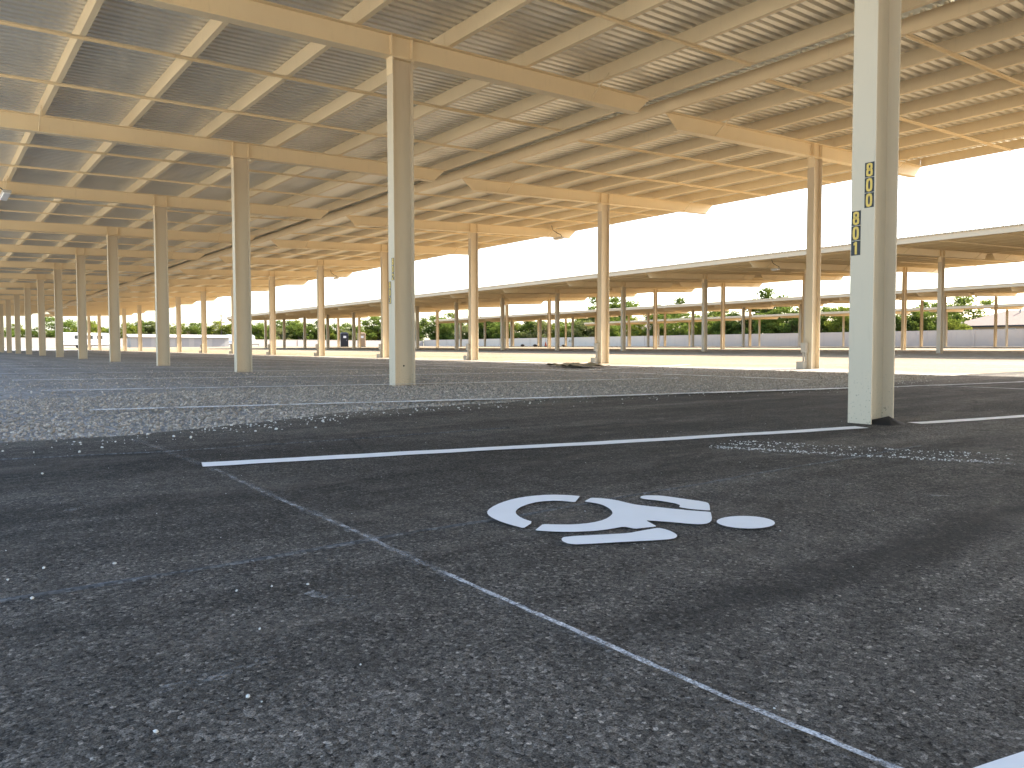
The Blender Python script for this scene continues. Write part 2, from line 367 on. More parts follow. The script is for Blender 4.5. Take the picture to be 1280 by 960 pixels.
# wheelchair symbol: outlines in ground metres
SYM = {
 'wheel_arc': [(1.796, 1.95), (1.779, 1.988), (1.729, 2.033), (1.657, 2.051), (1.582, 2.047), (1.504, 2.02), (1.432, 1.976), (1.381, 1.927), (1.354, 1.874), (1.338, 1.811), (1.334, 1.752), (1.339, 1.688), (1.412, 1.733), (1.412, 1.773), (1.426, 1.824), (1.454, 1.876), (1.5, 1.919), (1.562, 1.947), (1.616, 1.957), (1.682, 1.935), (1.709, 1.879)],
 'torso': [(1.806, 1.905), (1.829, 1.876), (1.843, 1.823), (1.835, 1.765), (1.835, 1.715), (1.895, 1.583), (1.941, 1.507), (1.854, 1.433), (1.805, 1.408), (1.776, 1.413), (1.756, 1.437), (1.734, 1.485), (1.692, 1.549), (1.659, 1.476), (1.587, 1.494), (1.582, 1.532), (1.497, 1.534), (1.435, 1.558), (1.387, 1.595), (1.348, 1.649), (1.415, 1.694), (1.446, 1.662), (1.483, 1.633), (1.536, 1.619), (1.6, 1.628), (1.666, 1.663), (1.701, 1.697), (1.73, 1.742), (1.752, 1.796), (1.752, 1.835), (1.742, 1.871)],
 'leg': [(1.566, 1.469), (1.65, 1.463), (1.651, 1.428), (1.632, 1.382), (1.611, 1.36), (1.584, 1.351), (1.551, 1.361), (1.453, 1.407), (1.342, 1.457), (1.323, 1.478), (1.328, 1.51), (1.346, 1.534), (1.367, 1.544), (1.462, 1.498), (1.537, 1.467)],
 'arm': [(1.935, 1.8), (1.97, 1.823), (1.996, 1.815), (2.031, 1.783), (2.045, 1.698), (2.059, 1.622), (2.044, 1.593), (1.956, 1.521), (1.925, 1.576), (1.918, 1.614), (1.958, 1.642), (1.95, 1.723), (1.927, 1.77)],
 'head': [(1.905 + .0915 * math.cos(t) , 1.353 + .0765 * math.sin(t)) for t in [i * 2 * math.pi / 36 for i in range(36)]],
}
root = empty('wheelchair_symbol', (1.65, 1.65, az(1.65, 1.65)))
tag(root, 'white wheelchair accessibility symbol painted on the dark asphalt', 'road marking')
for nm, pts in SYM.items():
    pts = [Vector((*p, 0)) for p in pts]
    if nm != 'head':   # soften the traced corners
        q = []
        for i, p in enumerate(pts):
            a, c = pts[i - 1], pts[(i + 1) % len(pts)]; ang = (p - a).angle(c - p)
            if ang > 1.1: q += [p + (a - p).normalized() * .006, p + (c - p).normalized() * .006]
            else: q += [p + (a - p) * .25 , p + (c - p) * .25]
        pts = q
    bm = bmesh.new(); f = bm.faces.new([bm.verts.new((p.x, p.y, 0)) for p in pts])
    bmesh.ops.triangulate(bm, faces=[f]); bmesh.ops.recalc_face_normals(bm, faces=bm.faces)
    bmesh.ops.subdivide_edges(bm, edges=[e for e in bm.edges if e.calc_length() > .06], cuts=2, use_grid_fill=True)
    for v in bm.verts:
        z = az(v.co.x, v.co.y) + .0045; v.co = (v.co.x - 1.65, v.co.y - 1.65, z - root.location.z)
    for f in bm.faces:
        if f.normal.z < 0: f.normal_flip()
    me = bpy.data.meshes.new(nm); bm.to_mesh(me); bm.free(); link(nm, me, WHITE, root)
# raised paving joints (slightly proud ridge of the same asphalt) and shallow scuffs
def ridge(pts, w, hgt, label):
    v = []; f = []; P = [Vector((*p, 0)) for p in pts]; S = []
    for a, b in zip(P[:-1], P[1:]):
        n = max(1, int((b - a).length / .04)); S += [(a + (b - a) * i / n) for i in range(n)]
    S.append(P[-1])
    for i, p in enumerate(S):
        wob = .012 * mnoise.noise((p.x * 3, p.y * 3, 7)); ww = w * (1 + .5 * mnoise.noise((p.x * 5, 2, 0)))
        for k, (o, h) in enumerate(((-1, -.001), (-.8, 1), (-.1, .75), (.5, .2), (1, -.001))):
            y = p.y + wob + o * ww; v.append((p.x, y, az(p.x, y) + .0005 + (hgt * h * (1 + .5 * mnoise.noise((p.x * 20, o * 3, 1))) if h > 0 else -.001)))
    for i in range(len(S) - 1):
        for k in range(4): f.append((5 * i + k, 5 * i + 5 + k, 5 * i + 6 + k, 5 * i + 1 + k))
    me = bpy.data.meshes.new('paving_joint'); me.from_pydata(v, [], f); me.validate()
    o = link('paving_joint', me, m_joint); tag(o, label, 'paving joint', kind='structure')
a = NT('joint_asphalt'); p = a.pos(); cells = a.vor(p, 110); bw = a.n('ShaderNodeRGBToBW'); a.t.links.new(cells, bw.inputs[0])
cc = a.ramp(bw.outputs[0], [(0, .03), (.5, .085), (.8, .16), (1, .28)]); cc = a.mix(1.0, cc, a.ramp(a.noise(p, 12, 4, .7), [(.3, .5), (.7, 1.3)]), 'MULTIPLY')
m_joint = a.bsdf(cc, .85, normal=a.bump(a.vor(p, 110, 'Distance'), -.8, .006), spec=.3)
ridge([(-1.5, 1.86), (.11, 1.856), (.6, 1.842), (1.27, 1.845), (2.0, 1.865), (3.45, 1.888), (4.2, 1.9)], .015, .003, 'raised joint between paving lanes running through the wheelchair symbol')
ridge([(-1.5, 4.45), (.27, 4.199), (.88, 4.066), (1.87, 3.99), (3.0, 3.95)], .02, .004, 'pale paving joint close to the gravel edge')
SCN = ['hooked pale scuff on the open asphalt beside the chalk line', 'short pale scrape touching the hooked scuff', 'straight pale scuff beyond the head of the wheelchair symbol', 'broad pale scuff behind the arm of the wheelchair symbol', 'stubby pale scuff near the end of the white stall line', 'faint pale scuff near the paving joint by the gravel', 'long faint scuff beyond the numbered column', 'faint level scratch in the asphalt away from the chalk line', 'thin faint scuff in the dark tar band']
for si, (pts, w) in enumerate((([(.62, 1.51), (.66, 1.44), (.655, 1.36)], (.03, .05)), ([(.66, 1.49), (.69, 1.42), (.68, 1.37)], (.02, .03)), ([(2.68, 1.27), (2.8, 1.19), (2.92, 1.08)], (.05, .03)), ([(2.56, 1.82), (2.66, 1.66), (2.75, 1.50)], (.03, .06)), ([(.70, 3.0), (.74, 2.93)], (.04, .05)), ([(.30, 2.7), (.50, 2.9)], (.03, .04)), ([(5.9, 1.9), (7.2, 1.7), (8.5, 1.2)], (.1, .15)), ([(.02, 1.18), (.25, 1.2), (.45, 1.22)], (.02, .03)), ([(2.0, .62), (2.6, .66)], (.03, .03)))):
    tag(link('scuff_mark', strip(pts, w, az, .0035, .03, .012), SCUFF), SCN[si], 'scuff mark', 'pale scuffs on the asphalt')
for pts, w in (([(3.35, 2.60), (3.28, 2.13), (3.66, 1.74)], (.02, .03)), ([(3.68, 1.74), (3.9, 1.2), (4.3, .2)], (.035, .035))):
    tag(link('scuff_mark', strip(pts, w, az, .0036, .03, .004), CHALK), 'broken white scrape of powdered paint near the numbered column', 'scuff mark', 'white scrapes near the numbered column')

# ------------------------------------------------------------------ loose stones
ico_v = None
def ico():
    bm = bmesh.new(); bmesh.ops.create_icosphere(bm, subdivisions=1, radius=1); v = np.array([p.co[:] for p in bm.verts]); f = np.array([[q.index for q in p.verts] for p in bm.faces]); bm.free(); return v, f
IV, IF = ico()
def stones(name, P, size, flat, mat, tone=(0, 1)):
    n = len(P); nv = len(IV)
    sc = size[:, None] * rng.uniform(.6, 1.25, (n, 3)) * np.array([1, 1, flat])
    jit = 1 + rng.uniform(-.28, .22, (n, nv, 1))
    v = IV[None] * jit * sc[:, None, :]
    a = rng.uniform(0, 6.28, n); ca, sa = np.cos(a)[:, None], np.sin(a)[:, None]
    v = np.stack([v[..., 0] * ca - v[..., 1] * sa, v[..., 0] * sa + v[..., 1] * ca, v[..., 2]], -1) + P[:, None, :]
    f = IF[None] + (np.arange(n) * nv)[:, None, None]
    me = bpy.data.meshes.new(name); v = v.reshape(-1, 3); f = f.reshape(-1, 3)
    me.vertices.add(len(v)); me.vertices.foreach_set('co', v.ravel()); me.loops.add(f.size); me.loops.foreach_set('vertex_index', f.ravel().astype(np.int32))
    me.polygons.add(len(f)); me.polygons.foreach_set('loop_start', np.arange(0, f.size, 3, dtype=np.int32)); me.polygons.foreach_set('loop_total', np.full(len(f), 3, dtype=np.int32))
    me.update(); me.validate()
    at = me.attributes.new('tone', 'FLOAT', 'POINT'); at.data.foreach_set('value', np.repeat(rng.uniform(tone[0], tone[1], n) ** 1.2, nv).astype(np.float32))
    return link(name, me, mat)
pts = []
for (x0, x1, d0, d1, dens) in ((-1.5, 14, -.06, 1.2, 1000), (-1.5, 14, 1.2, 4, 680), (-1.5, 14, 4, 11, 130), (0, 14, 11, 24, 22)):
    n = int((x1 - x0) * (d1 - d0) * dens)
    X = rng.uniform(x0, x1, n); D = rng.uniform(d0, d1, n)
    for x, d in zip(X, D):
        y = interp(x, EDGE) + d
        if abs(x - 5.26) < .22 and abs((y - 2.72) % 6.604) < .14: continue
        pts.append((x, y, gz(x, y) + .004))
P = np.array(pts); sz = rng.gamma(5, .0016, len(P)).clip(.0035, .019)
tag(stones('gravel_stones', P, sz, .72, STONE), 'loose grey crushed stone covering the lot beyond the asphalt', 'gravel', kind='stuff')
# grit on the asphalt: near the gravel edge, around the column and scattered
pts = []
for _ in range(420):
    x = random.uniform(-.5, 12); d = -abs(random.gauss(0, .35)); y = interp(x, EDGE) + d; pts.append((x, y, az(x, y) + .003))
for _ in range(800):
    t = random.random() ** 1.3; o_ = random.choice((0, 0, .16, .30)); x = 3.30 + .55 * t + o_ + random.gauss(0, .03); y = 2.52 - 1.15 * t + o_ * .3 + random.gauss(0, .035); pts.append((x, y, az(x, y) + .001))
for _ in range(170):
    x = random.uniform(-.2, 9); y = random.uniform(.3, 4.6); pts.append((x, y, az(x, y) + .002))
for _ in range(160):
    x = 2.3 + random.gauss(0, .8); y = interp(x, EDGE) - .25 + random.gauss(0, .12); pts.append((x, y, az(x, y) + .004))
P = np.array(pts); sz = rng.gamma(3, .0009, len(P)).clip(.001, .006); sz[:420] *= 1.5; sz[1220:1390] = sz[1220:1390].clip(.001, .0022); sz[-160:] *= 1.8
tag(stones('loose_grit', P, sz, .7, PEBBLE), 'pale grit and tiny stones strewn over the asphalt', 'grit', kind='stuff')
for (x, y, r) in ((.233, 1.078, .0052), (.364, 1.106, .0042), (.475, 1.371, .0042), (.515, 1.625, .0045), (.166, 1.828, .005), (.138, 2.007, .005), (.584, 1.607, .004), (.65, 1.57, .004), (.376, 3.613, .008), (.351, 2.01, .0048), (.213, 2.066, .005), (.6, 4.25, .010), (1.2, 4.55, .013), (.42, 4.35, .008), (1.75, 4.7, .014)):
    o = stones('pebble', np.array([[0, 0, 0.]]), np.array([r * .8]), .8, PEBBLE); o.location = (x, y, az(x, y) + r * .45)
    tag(o, 'single white pebble lying loose on the dark asphalt', 'pebble', 'white pebbles on the asphalt')

# ------------------------------------------------------------------ carports
BAY = 6.604; YREF = 9.324; TILT = -.003
BW, BD, PH, CW, CDp = .165, .30, .215, .165, .315
PURLIN = MB(); L = BAY - .004
PURLIN.box(0, .006, 0, L, 0, PH); PURLIN.box(.006, .075, 0, L, 0, .006); PURLIN.box(.006, .075, 0, L, PH - .006, PH); PURLIN.box(.069, .075, 0, L, .006, .024); PURLIN.box(.069, .075, 0, L, PH - .024, PH - .006)
PURLIN = PURLIN.mesh('purlin', PAINT)
FASCIA = MB(); FASCIA.box(0, .02, 0, L, 0, .27); FASCIA.box(-.012, 0, 0, L, .24, .27); FASCIA.box(-.012, 0, 0, L, 0, .02); FASCIA = FASCIA.mesh('fascia', FASC)
def digit_strokes(ch):
    def stad(cx, cy, rx, ry, n=20):
        return [(cx + rx * math.copysign(abs(math.cos(t)) ** .75, math.cos(t)), cy + ry * math.copysign(abs(math.sin(t)) ** .6, math.sin(t))) for t in [2 * math.pi * i / n for i in range(n)]] 
    if ch == '0': return [(stad(.5, .5, .24, .40), True)]
    if ch == '8': return [(stad(.5, .29, .25, .20), True), (stad(.5, .71, .22, .18), True)]
    if ch == '1': return [([(.30, .78), (.54, .90), (.54, .08)], False)]
    if ch == '2': return [([(.26, .72), (.34, .86), (.5, .90), (.68, .84), (.74, .70), (.68, .54), (.26, .10), (.76, .10)], False)]
    return [([(.26, .86), (.55, .90), (.74, .78), (.68, .58), (.48, .51), (.70, .44), (.76, .26), (.58, .10), (.26, .12)], False)]
def digit_mesh(ch, w, h):
    """flat digit, 1.5 mm thick, facing -X; reading direction is -Y"""
    b = MB(); sw = .105
    for path, closed in digit_strokes(ch):
        n = len(path)
        for i in range(n if closed else n - 1):
            p, q = Vector(path[i]), Vector(path[(i + 1) % n]); d = (q - p).normalized(); nn = Vector((-d.y, d.x)) * sw * (1.15 if abs(d.y) > .6 else .72); e = d * sw * .35
            cs = [p - e + nn, p - e - nn, q + e - nn, q + e + nn]
            b.hexa([(0, -c.x * w, c.y * h) for c in cs] + [(-.0015 - .0001 * (i % 3), -c.x * w, c.y * h) for c in cs])
    return b.mesh('digit', YELLOW)
DIG = {c: digit_mesh(c, .060, .094) for c in '01238'}
def number_strip(col, txt, y, ztop, x):
    """stack of black squares with one yellow digit each, stuck on the flange"""
    for i, ch in enumerate(txt):
        b = MB(); b.box(-.002, .0005, -.064, 0, 0, .098); pl = link('number_plate', b.mesh('number_plate', BLACK), None, col)
        pl.location = (x, y, ztop - .102 * (i + 1)); d = link('digit', DIG[ch], None, col); d.location = (x - .002, y - .002, ztop - .102 * (i + 1) + .002)

def carport(label, xc, zc, slope, x0, x1, over0, over1, k0, k1, yphase, npurl, fascia=False, outlets=False, numbers=None, braces=True, fine=True, lamps=()):
    """one row: T columns, cut-end beams, C purlins, ribbed deck. zc = beam underside at the column."""
    root = empty('carport', (0, YREF, 0), (TILT, 0, 0)); tag(root, label, 'carport', 'carport canopies')
    zb = lambda x: zc + slope * (x - xc)
    zt = lambda x: zb(x) + BD
    ly = lambda k: yphase + BAY * k - YREF
    cut = .32
    # shared meshes of this row
    b = MB(); xa, xb = x0, x1
    b.hexa([(xa + cut, -.005, zb(xa + cut) + .011), (xb - cut, -.005, zb(xb - cut) + .011), (xb - cut, .005, zb(xb - cut) + .011), (xa + cut, .005, zb(xa + cut) + .011), (xa, -.005, zt(xa) - .011), (xb, -.005, zt(xb) - .011), (xb, .005, zt(xb) - .011), (xa, .005, zt(xa) - .011)])
    b.sbox(xa + cut, xb - cut, -BW / 2, BW / 2, zb(xa + cut), zb(xb - cut), .011)
    b.sbox(xa, xb, -BW / 2, BW / 2, zt(xa) - .011, zt(xb) - .011, .0105)
    beam_me = b.mesh('beam', PAINT)
    b = MB()
    b.box(xc - CDp / 2 - .005, xc - CDp / 2 + .005, -BW / 2 + .004, BW / 2 - .004, zb(xc) + .011, zt(xc) - .02)
    st_me = b.mesh('stiffener', PAINT)
    purl_x = [x0 + (x1 - x0 - .01) * i / (npurl - 1) for i in range(npurl)]
    b = MB(); xs_, xe_ = x0, x1
    b.sbox(xs_, xe_, -.025, .025, zt(xs_) - .0045, zt(xe_) - .0045, .004); b.sbox(xs_, xe_, .021, .025, zt(xs_) - .042, zt(xe_) - .042, .038)
    rod_me = b.mesh('sag_strut', PAINT)
    # ribbed deck for one bay
    nr = 43; p = BAY / nr; v = []; f = []
    prof = []
    for i in range(nr):
        prof += [(i * p, 0), (i * p + .082, 0), (i * p + .094, .044), (i * p + p - .014, .044)]
    prof.append((BAY, 0))
    dx0, dx1 = x0 - over0, x1 + over1; N = len(prof); xsn = np.linspace(dx0, dx1, 6)
    for x in xsn:
        for (y, dz) in prof: v.append((x, y, zt(x) + PH + .001 + dz))
    for j in range(5):
        for i in range(N - 1): f.append((j * N + i, j * N + i + 1, (j + 1) * N + i + 1, (j + 1) * N + i))
    deck_me = bpy.data.meshes.new('roof_deck'); deck_me.from_pydata(v, [], f); deck_me.validate(); deck_me.materials.append(DECK)
    for k in range(k0, k1 + 1):
        yw = yphase + BAY * k; y = ly(k)
        bo = link('beam', beam_me, None, root); bo.location = (0, y, 0)
        gloc = gz(xc, yw) - TILT * y     # ground height in the row's tilted frame
        zl = zb(xc) - .012; bot = gloc - .03
        c = MB(); h = CDp / 2; t = .012
        c.box(xc - h, xc - h + t, -CW / 2, CW / 2, bot, zl); c.box(xc + h - t, xc + h, -CW / 2, CW / 2, bot, zl); c.box(xc - h + t - .001, xc + h - t + .001, -.005, .005, bot, zl - .002)
        co = link('column', c.mesh('column', COLP), None, root); co.location = (0, y, 0)
        if fine and k < 9:
            c = MB(); c.box(xc - h - .012, xc + h + .012, -CW / 2 - .003, CW / 2 + .003, zl - .004, zl + .008 + slope * 0); link('cap_plate', c.mesh('cap_plate', PAINT), None, co)
            for s in (0, 1):
                s1 = link('stiffener', st_me, None, bo); s1.location = (s * CDp, 0, s * CDp * slope)
            c = MB(); c.box(xc - h - .006, xc - h + .001, -CW / 2 + .004, CW / 2 - .004, zl - .22, zl - .005); link('splice_plate', c.mesh('splice_plate', PAINT), None, co)
        if braces and -2 <= k < 9:
            for xx, dxx in ((x0 + .95, .0), (x1 - 1.05, .0)):
                px = min(purl_x, key=lambda q: abs(q - xx)); c = MB()
                c.tube((px - .02, 0, zb(px) + .004), (px - .02, -.46, zt(px) + .05), .011, n=6); link('flange_brace', c.mesh('flange_brace', PAINT), None, bo)
        if outlets and 0 <= k < 9:
            g = gloc; c = MB(); c.box(xc - h - .10, xc - h, .0, .13, g + .36, g + .58); ob = link('outlet_box', c.mesh('outlet_box', GREYBOX, .006), None, co)
            c = MB(); c.tube((xc - h - .04, .035, g), (xc - h - .04, .035, g + .37), .022); c.tube((xc - h - .03, .10, g), (xc - h - .03, .10, g + .37), .018); link('conduit', c.mesh('conduit', GREYBOX), None, co)
            c = MB(); c.box(xc - h - .16, xc - h + .03, .02, .20, g - .05, g + .16); link('footing', c.mesh('footing', GREYBOX, .01), None, co)
        if numbers and k in numbers:
            a_, b_ = numbers[k]
            number_strip(co, a_, -.012, 1.765, xc - h - .0008); number_strip(co, b_, CW / 2 - .006, 1.452, xc - h - .0008)
        if k == 1 and numbers:
            c = MB(); c.tube((xc + .02, -.0055, gloc + .27), (xc + .02, -.004, gloc + .27), .013, n=12); link('bolt_hole', c.mesh('bolt_hole', BLACK), None, co)
        if k < k1:
            dk = link('roof_deck', deck_me, None, root); dk.location = (0, y, 0)
            for x in purl_x:
                po = link('purlin', PURLIN, None, root); po.location = (x if x < x1 - .2 else x, y + .002, zt(x) + .0008)
            for q in (1 / 3, 2 / 3):
                ro = link('sag_strut', rod_me, None, root); ro.location = (0, y + BAY * q + .1, 0)
            if fascia:
                fo = link('fascia', FASCIA, None, root); fo.location = (x0 - .03, y + .002, zt(x0) - .005)
    return root, zb, ly
K1 = 15
A = carport('near tan canopy roof with the numbered columns 800 and 801', 5.26, 4.45, .027, .36, 10.19, .0, 1.25, -4, K1, 2.72, 8, numbers={0: ('800', '801'), 1: ('802', '803')})
B = carport('tan canopy joined beyond the numbered one, outlet boxes on its columns', 15.70, 4.73, .043, 10.79, 20.62, -.02, .22, -4, K1, 2.87, 8, outlets=True)
Cc = carport('fascia edged canopy across the first sunlit aisle', 36.6, 4.72, .045, 31.55, 41.5, .1, .5, -1, K1, 2.6, 8, fascia=True)
D_ = carport('canopy joined behind the first fascia edged one', 47.05, 5.22, .045, 42.1, 51.9, -.02, .2, -1, K1, 2.6, 8)
E_ = carport('fascia edged canopy in the middle distance across the second aisle', 67.9, 5.02, .04, 63.0, 72.9, .1, .5, 0, K1, 2.6, 8, fascia=True, fine=False, braces=False)
F_ = carport('canopy joined behind the middle distance fascia', 78.4, 5.46, .04, 73.5, 83.3, -.02, .2, 0, K1, 2.6, 8, fine=False, braces=False)
G_ = carport('farthest fascia edged canopy in front of the block wall', 99.4, 5.20, .035, 94.5, 104.3, .1, .2, 1, K1, 2.6, 8, fascia=True, fine=False, braces=False)

# lamps hung under the beams
def lamp(row, x, k, label, dy=-.35, hl=.55):
    root_, zb, ly = row; y = ly(k) + YREF + dy; z = zb(x) - TILT * 0 + TILT * (y - YREF)
    r = empty('strip_light', (x, y, z - .14)); tag(r, label, 'light', 'strip lights under the canopies')
    c = MB(); c.box(-.09, .09, -hl, hl, .03, .09); link('housing', c.mesh('housing', GREYBOX, .01), None, r)
    c = MB(); c.box(-.075, .075, -hl + .02, hl - .02, 0, .032); link('diffuser', c.mesh('diffuser', LAMPW, .012), None, r)
    c = MB()
    for yy in (-dy - .05, -dy - .25): c.tube((0, yy, .085), (0, yy, .16 if yy > -dy - .1 else .46), .012, n=6)
    c.tube((0, -dy - .05, .15), (0, -dy + .02, .15), .012, n=6)
    link('hanger', c.mesh('hanger', PAINT), None, r)
    q = [(.0, -.2, .09), (-.1, -.25, .16), (-.22, -.2, .2), (-.32, -.05, .33), (-.34, .0, .5)]; c = MB()
    for a_, b_ in zip(q[:-1], q[1:]): c.tube(a_, b_, .012, n=6)
    link('cable', c.mesh('cable', DARK), None, r)
lamp(A, 1.70, 3, 'white strip light hung under a beam of the numbered canopy')
lamp(B, 19.4, 3, 'strip light at the sunny eave of the canopy with outlet boxes, third beam', hl=.22)
lamp(B, 19.4, 6, 'strip light at the sunny eave of the canopy with outlet boxes, sixth beam', hl=.22)
lamp(Cc, 33.2, 3, 'strip light under the fascia edged canopy across the first aisle', hl=.22)
lamp(D_, 51.0, 2, 'strip light at the far eave behind the first fascia edged canopy', hl=.22)

# tar left at the foot of the numbered column
b = MB(); n = 26; ring = []
for i in range(n):
    t = 2 * math.pi * i / n; rr = 1 + .3 * mnoise.noise((math.cos(t) * 2, math.sin(t) * 2, 5)); ring.append((.17 * math.cos(t) * rr, .13 * math.sin(t) * rr))
b.v = [(x, y, -.006) for x, y in ring] + [(x * .6, y * .55, .022 + .012 * mnoise.noise((x * 30, y * 30, 0))) for x, y in ring] + [(0.02, -.01, .05)]
for i in range(n): b.f.append((i, (i + 1) % n, n + (i + 1) % n, n + i)); b.f.append((n + i, n + (i + 1) % n, 2 * n))
o = link('tar_patch', b.mesh('tar_patch', TAR, smooth=True), None); o.location = (5.27, 2.62, az(5.27, 2.62)); tag(o, 'lump of black tar at the foot of the numbered column', 'tar patch')
# tarp scrap on the gravel
gx_, gy_ = 12.75, 14.0; V = []; F = []; nu, nv_ = 22, 12
for i in range(nu):
    for j in range(nv_):
        u, v_ = i / (nu - 1) - .5, j / (nv_ - 1) - .5
        x = u * .9 + .12 * mnoise.noise((u * 3, v_ * 3, 1)); y = v_ * 1.9 + .2 * mnoise.noise((u * 3, v_ * 3, 8))
        V.append((x, y, .03 + .10 * max(0, mnoise.noise((u * 4, v_ * 4, 3)) + .15) + .03 * mnoise.noise((u * 11, v_ * 11, 2))))
for i in range(nu - 1):
    for j in range(nv_ - 1): F.append((i * nv_ + j, (i + 1) * nv_ + j, (i + 1) * nv_ + j + 1, i * nv_ + j + 1))
me = bpy.data.meshes.new('tarp'); me.from_pydata(V, [], F)
for f in me.polygons: f.use_smooth = True
o = link('tarp', me, CANVAS); o.location = (gx_, gy_, gz(gx_, gy_) + .012); o.rotation_euler = (0, 0, -.35); md = o.modifiers.new('thick', 'SOLIDIFY'); md.thickness = .006
tag(o, 'crumpled tan tarp scrap lying on the gravel', 'tarp')

# ------------------------------------------------------------------ perimeter wall
def wall(x0, y0, x1, y1, h, label, WALL=WALL):
    ln = math.hypot(x1 - x0, y1 - y0); ang = math.atan2(y1 - y0, x1 - x0); zb = min(gz(x0, y0), gz(x1, y1))
    r = empty('block_wall', (x0, y0, zb - .3), (0, 0, ang)); tag(r, label, 'wall')
    n = max(1, int(ln / 6.1)); w = ln / n
    b = MB(); b.box(0, w - .012, -.1, .1, 0, h + .3); pm = b.mesh('wall_panel', WALL)
    b = MB(); b.box(-.02, w - .006, -.125, .125, 0, .09); cm = b.mesh('wall_cap', WALL)
    b = MB(); b.box(-.2, .2, -.19, .19, 0, h + .36); pl = b.mesh('pilaster', WALL)
    for i in range(n):
        link('wall_panel', pm, None, r).location = (i * w + .006, 0, 0); link('wall_cap', cm, None, r).location = (i * w, 0, h + .3)
        if i % 2 == 0: link('pilaster', pl, None, r).location = (i * w, 0, 0)
wall(115.5, -40, 115.5, 192, 2.45, 'long tan block wall facing the canopies below the tall trees')
wall(-60, 192, 115.2, 192, 2.3, 'sunlit block wall closing the far end of the lot', WALLB)

# ------------------------------------------------------------------ portable toilets, trailers, shed, houses
def toilet(x, y, mat, label, rz):
    z = gz(x, y); r = empty('portable_toilet', (x, y, z), (0, 0, rz)); tag(r, label, 'portable toilet')
    b = MB(); b.box(-.58, .58, -.58, .58, .08, 2.05); link('cabin', b.mesh('cabin', mat, .03), None, r)
    b = MB(); b.box(-.62, .62, -.62, .62, -.02, .10); link('skid', b.mesh('skid', DARK), None, r)
    b = MB(); b.hexa([(-.62, -.62, 2.04), (.62, -.62, 2.04), (.62, .62, 2.04), (-.62, .62, 2.04), (-.35, -.5, 2.28), (.35, -.5, 2.28), (.35, .5, 2.28), (-.35, .5, 2.28)]); link('roof', b.mesh('roof', mat, .02), None, r)
    b = MB(); b.box(-.40, .40, -.61, -.575, .14, 1.96); d = link('door', b.mesh('door', mat, .008), None, r)
    b = MB(); b.box(-.20, .24, -.622, -.60, 1.38, 1.72); link('door_sign', b.mesh('door_sign', WHITEP), None, d)
    b = MB(); b.box(.28, .34, -.63, -.60, .95, 1.10); link('latch', b.mesh('latch', PALE), None, d)
toilet(52.4, 111.1, m_flat('navy_plastic', (.008, .009, .016), .5), 'dark navy portable toilet with white door sign', R(-20))
toilet(55.0, 110.4, m_flat('tan_plastic', (.25, .17, .10), .5), 'tan portable toilet next to the navy one', R(-20))
def trailer(x, y, rz, ln, h, label):
    z = gz(x, y); r = empty('travel_trailer', (x, y, z), (0, 0, rz)); tag(r, label, 'trailer')
    b = MB(); b.prism([(-ln / 2, .55), (ln / 2 - .5, .55), (ln / 2, 1.2), (ln / 2 - .1, h - .3), (ln / 2 - .6, h), (-ln / 2 + .3, h), (-ln / 2, h - .3)], -1.15, 1.15)
    b.v = [(a_, c_, b_) for a_, b_, c_ in b.v]; link('body', b.mesh('body', WHITEP, .03), None, r)
    b = MB(); b.box(-ln / 2 + .2, ln / 2 - .6, -1.165, -1.15, .95, 1.1); link('stripe', b.mesh('stripe', m_flat('blue_stripe', (.10, .16, .28), .5)), None, r)
    for wx in (-ln / 4, 0, ln / 5):
        b = MB(); b.box(wx, wx + .9, -1.17, -1.14, 1.5, 2.1); link('window', b.mesh('window', GLASS), None, r)
    for s in (-1, 1):
        for wx in (-.55, .35):
            b = MB(); b.tube((wx, s * 1.1, .34), (wx, s * .88, .34), .34, n=18); link('wheel', b.mesh('wheel', RUBBER), None, r)
    b = MB(); b.box(-ln / 2, ln / 2 + 1.0, -.08, .08, .42, .56); b.tube((ln / 2 + .9, 0, 0), (ln / 2 + .9, 0, .5), .04); link('chassis', b.mesh('chassis', DARK), None, r)
trailer(21, 141, R(12), 7.5, 2.5, 'white travel trailer with blue stripe parked before the far wall')
trailer(55.5, 170, R(-8), 6.0, 2.6, 'white travel trailer parked beside the low pale shed')
r = empty('storage_shed', (41, 163, gz(41, 163)), (0, 0, R(-5))); tag(r, 'long low pale metal shed near the far wall', 'shed')
b = MB(); b.box(-9, 9, -3, 3, -.1, 1.9); link('wall', b.mesh('wall', PALE), None, r)
b = MB(); b.hexa([(-9.4, -3.4, 1.9), (9.4, -3.4, 1.9), (9.4, 3.4, 1.9), (-9.4, 3.4, 1.9), (-9.4, -.1, 2.5), (9.4, -.1, 2.5), (9.4, .1, 2.5), (-9.4, .1, 2.5)]); link('roof', b.mesh('roof', m_flat('shed_roof', (.34, .30, .26), .6)), None, r)
for i in range(5):
    b = MB(); b.box(-7.8 + i * 3.4, -5.4 + i * 3.4, -3.03, -2.99, -.05, 1.7); link('roller_door', b.mesh('roller_door', m_flat('roller_door', (.22, .21, .21), .5)), None, r)
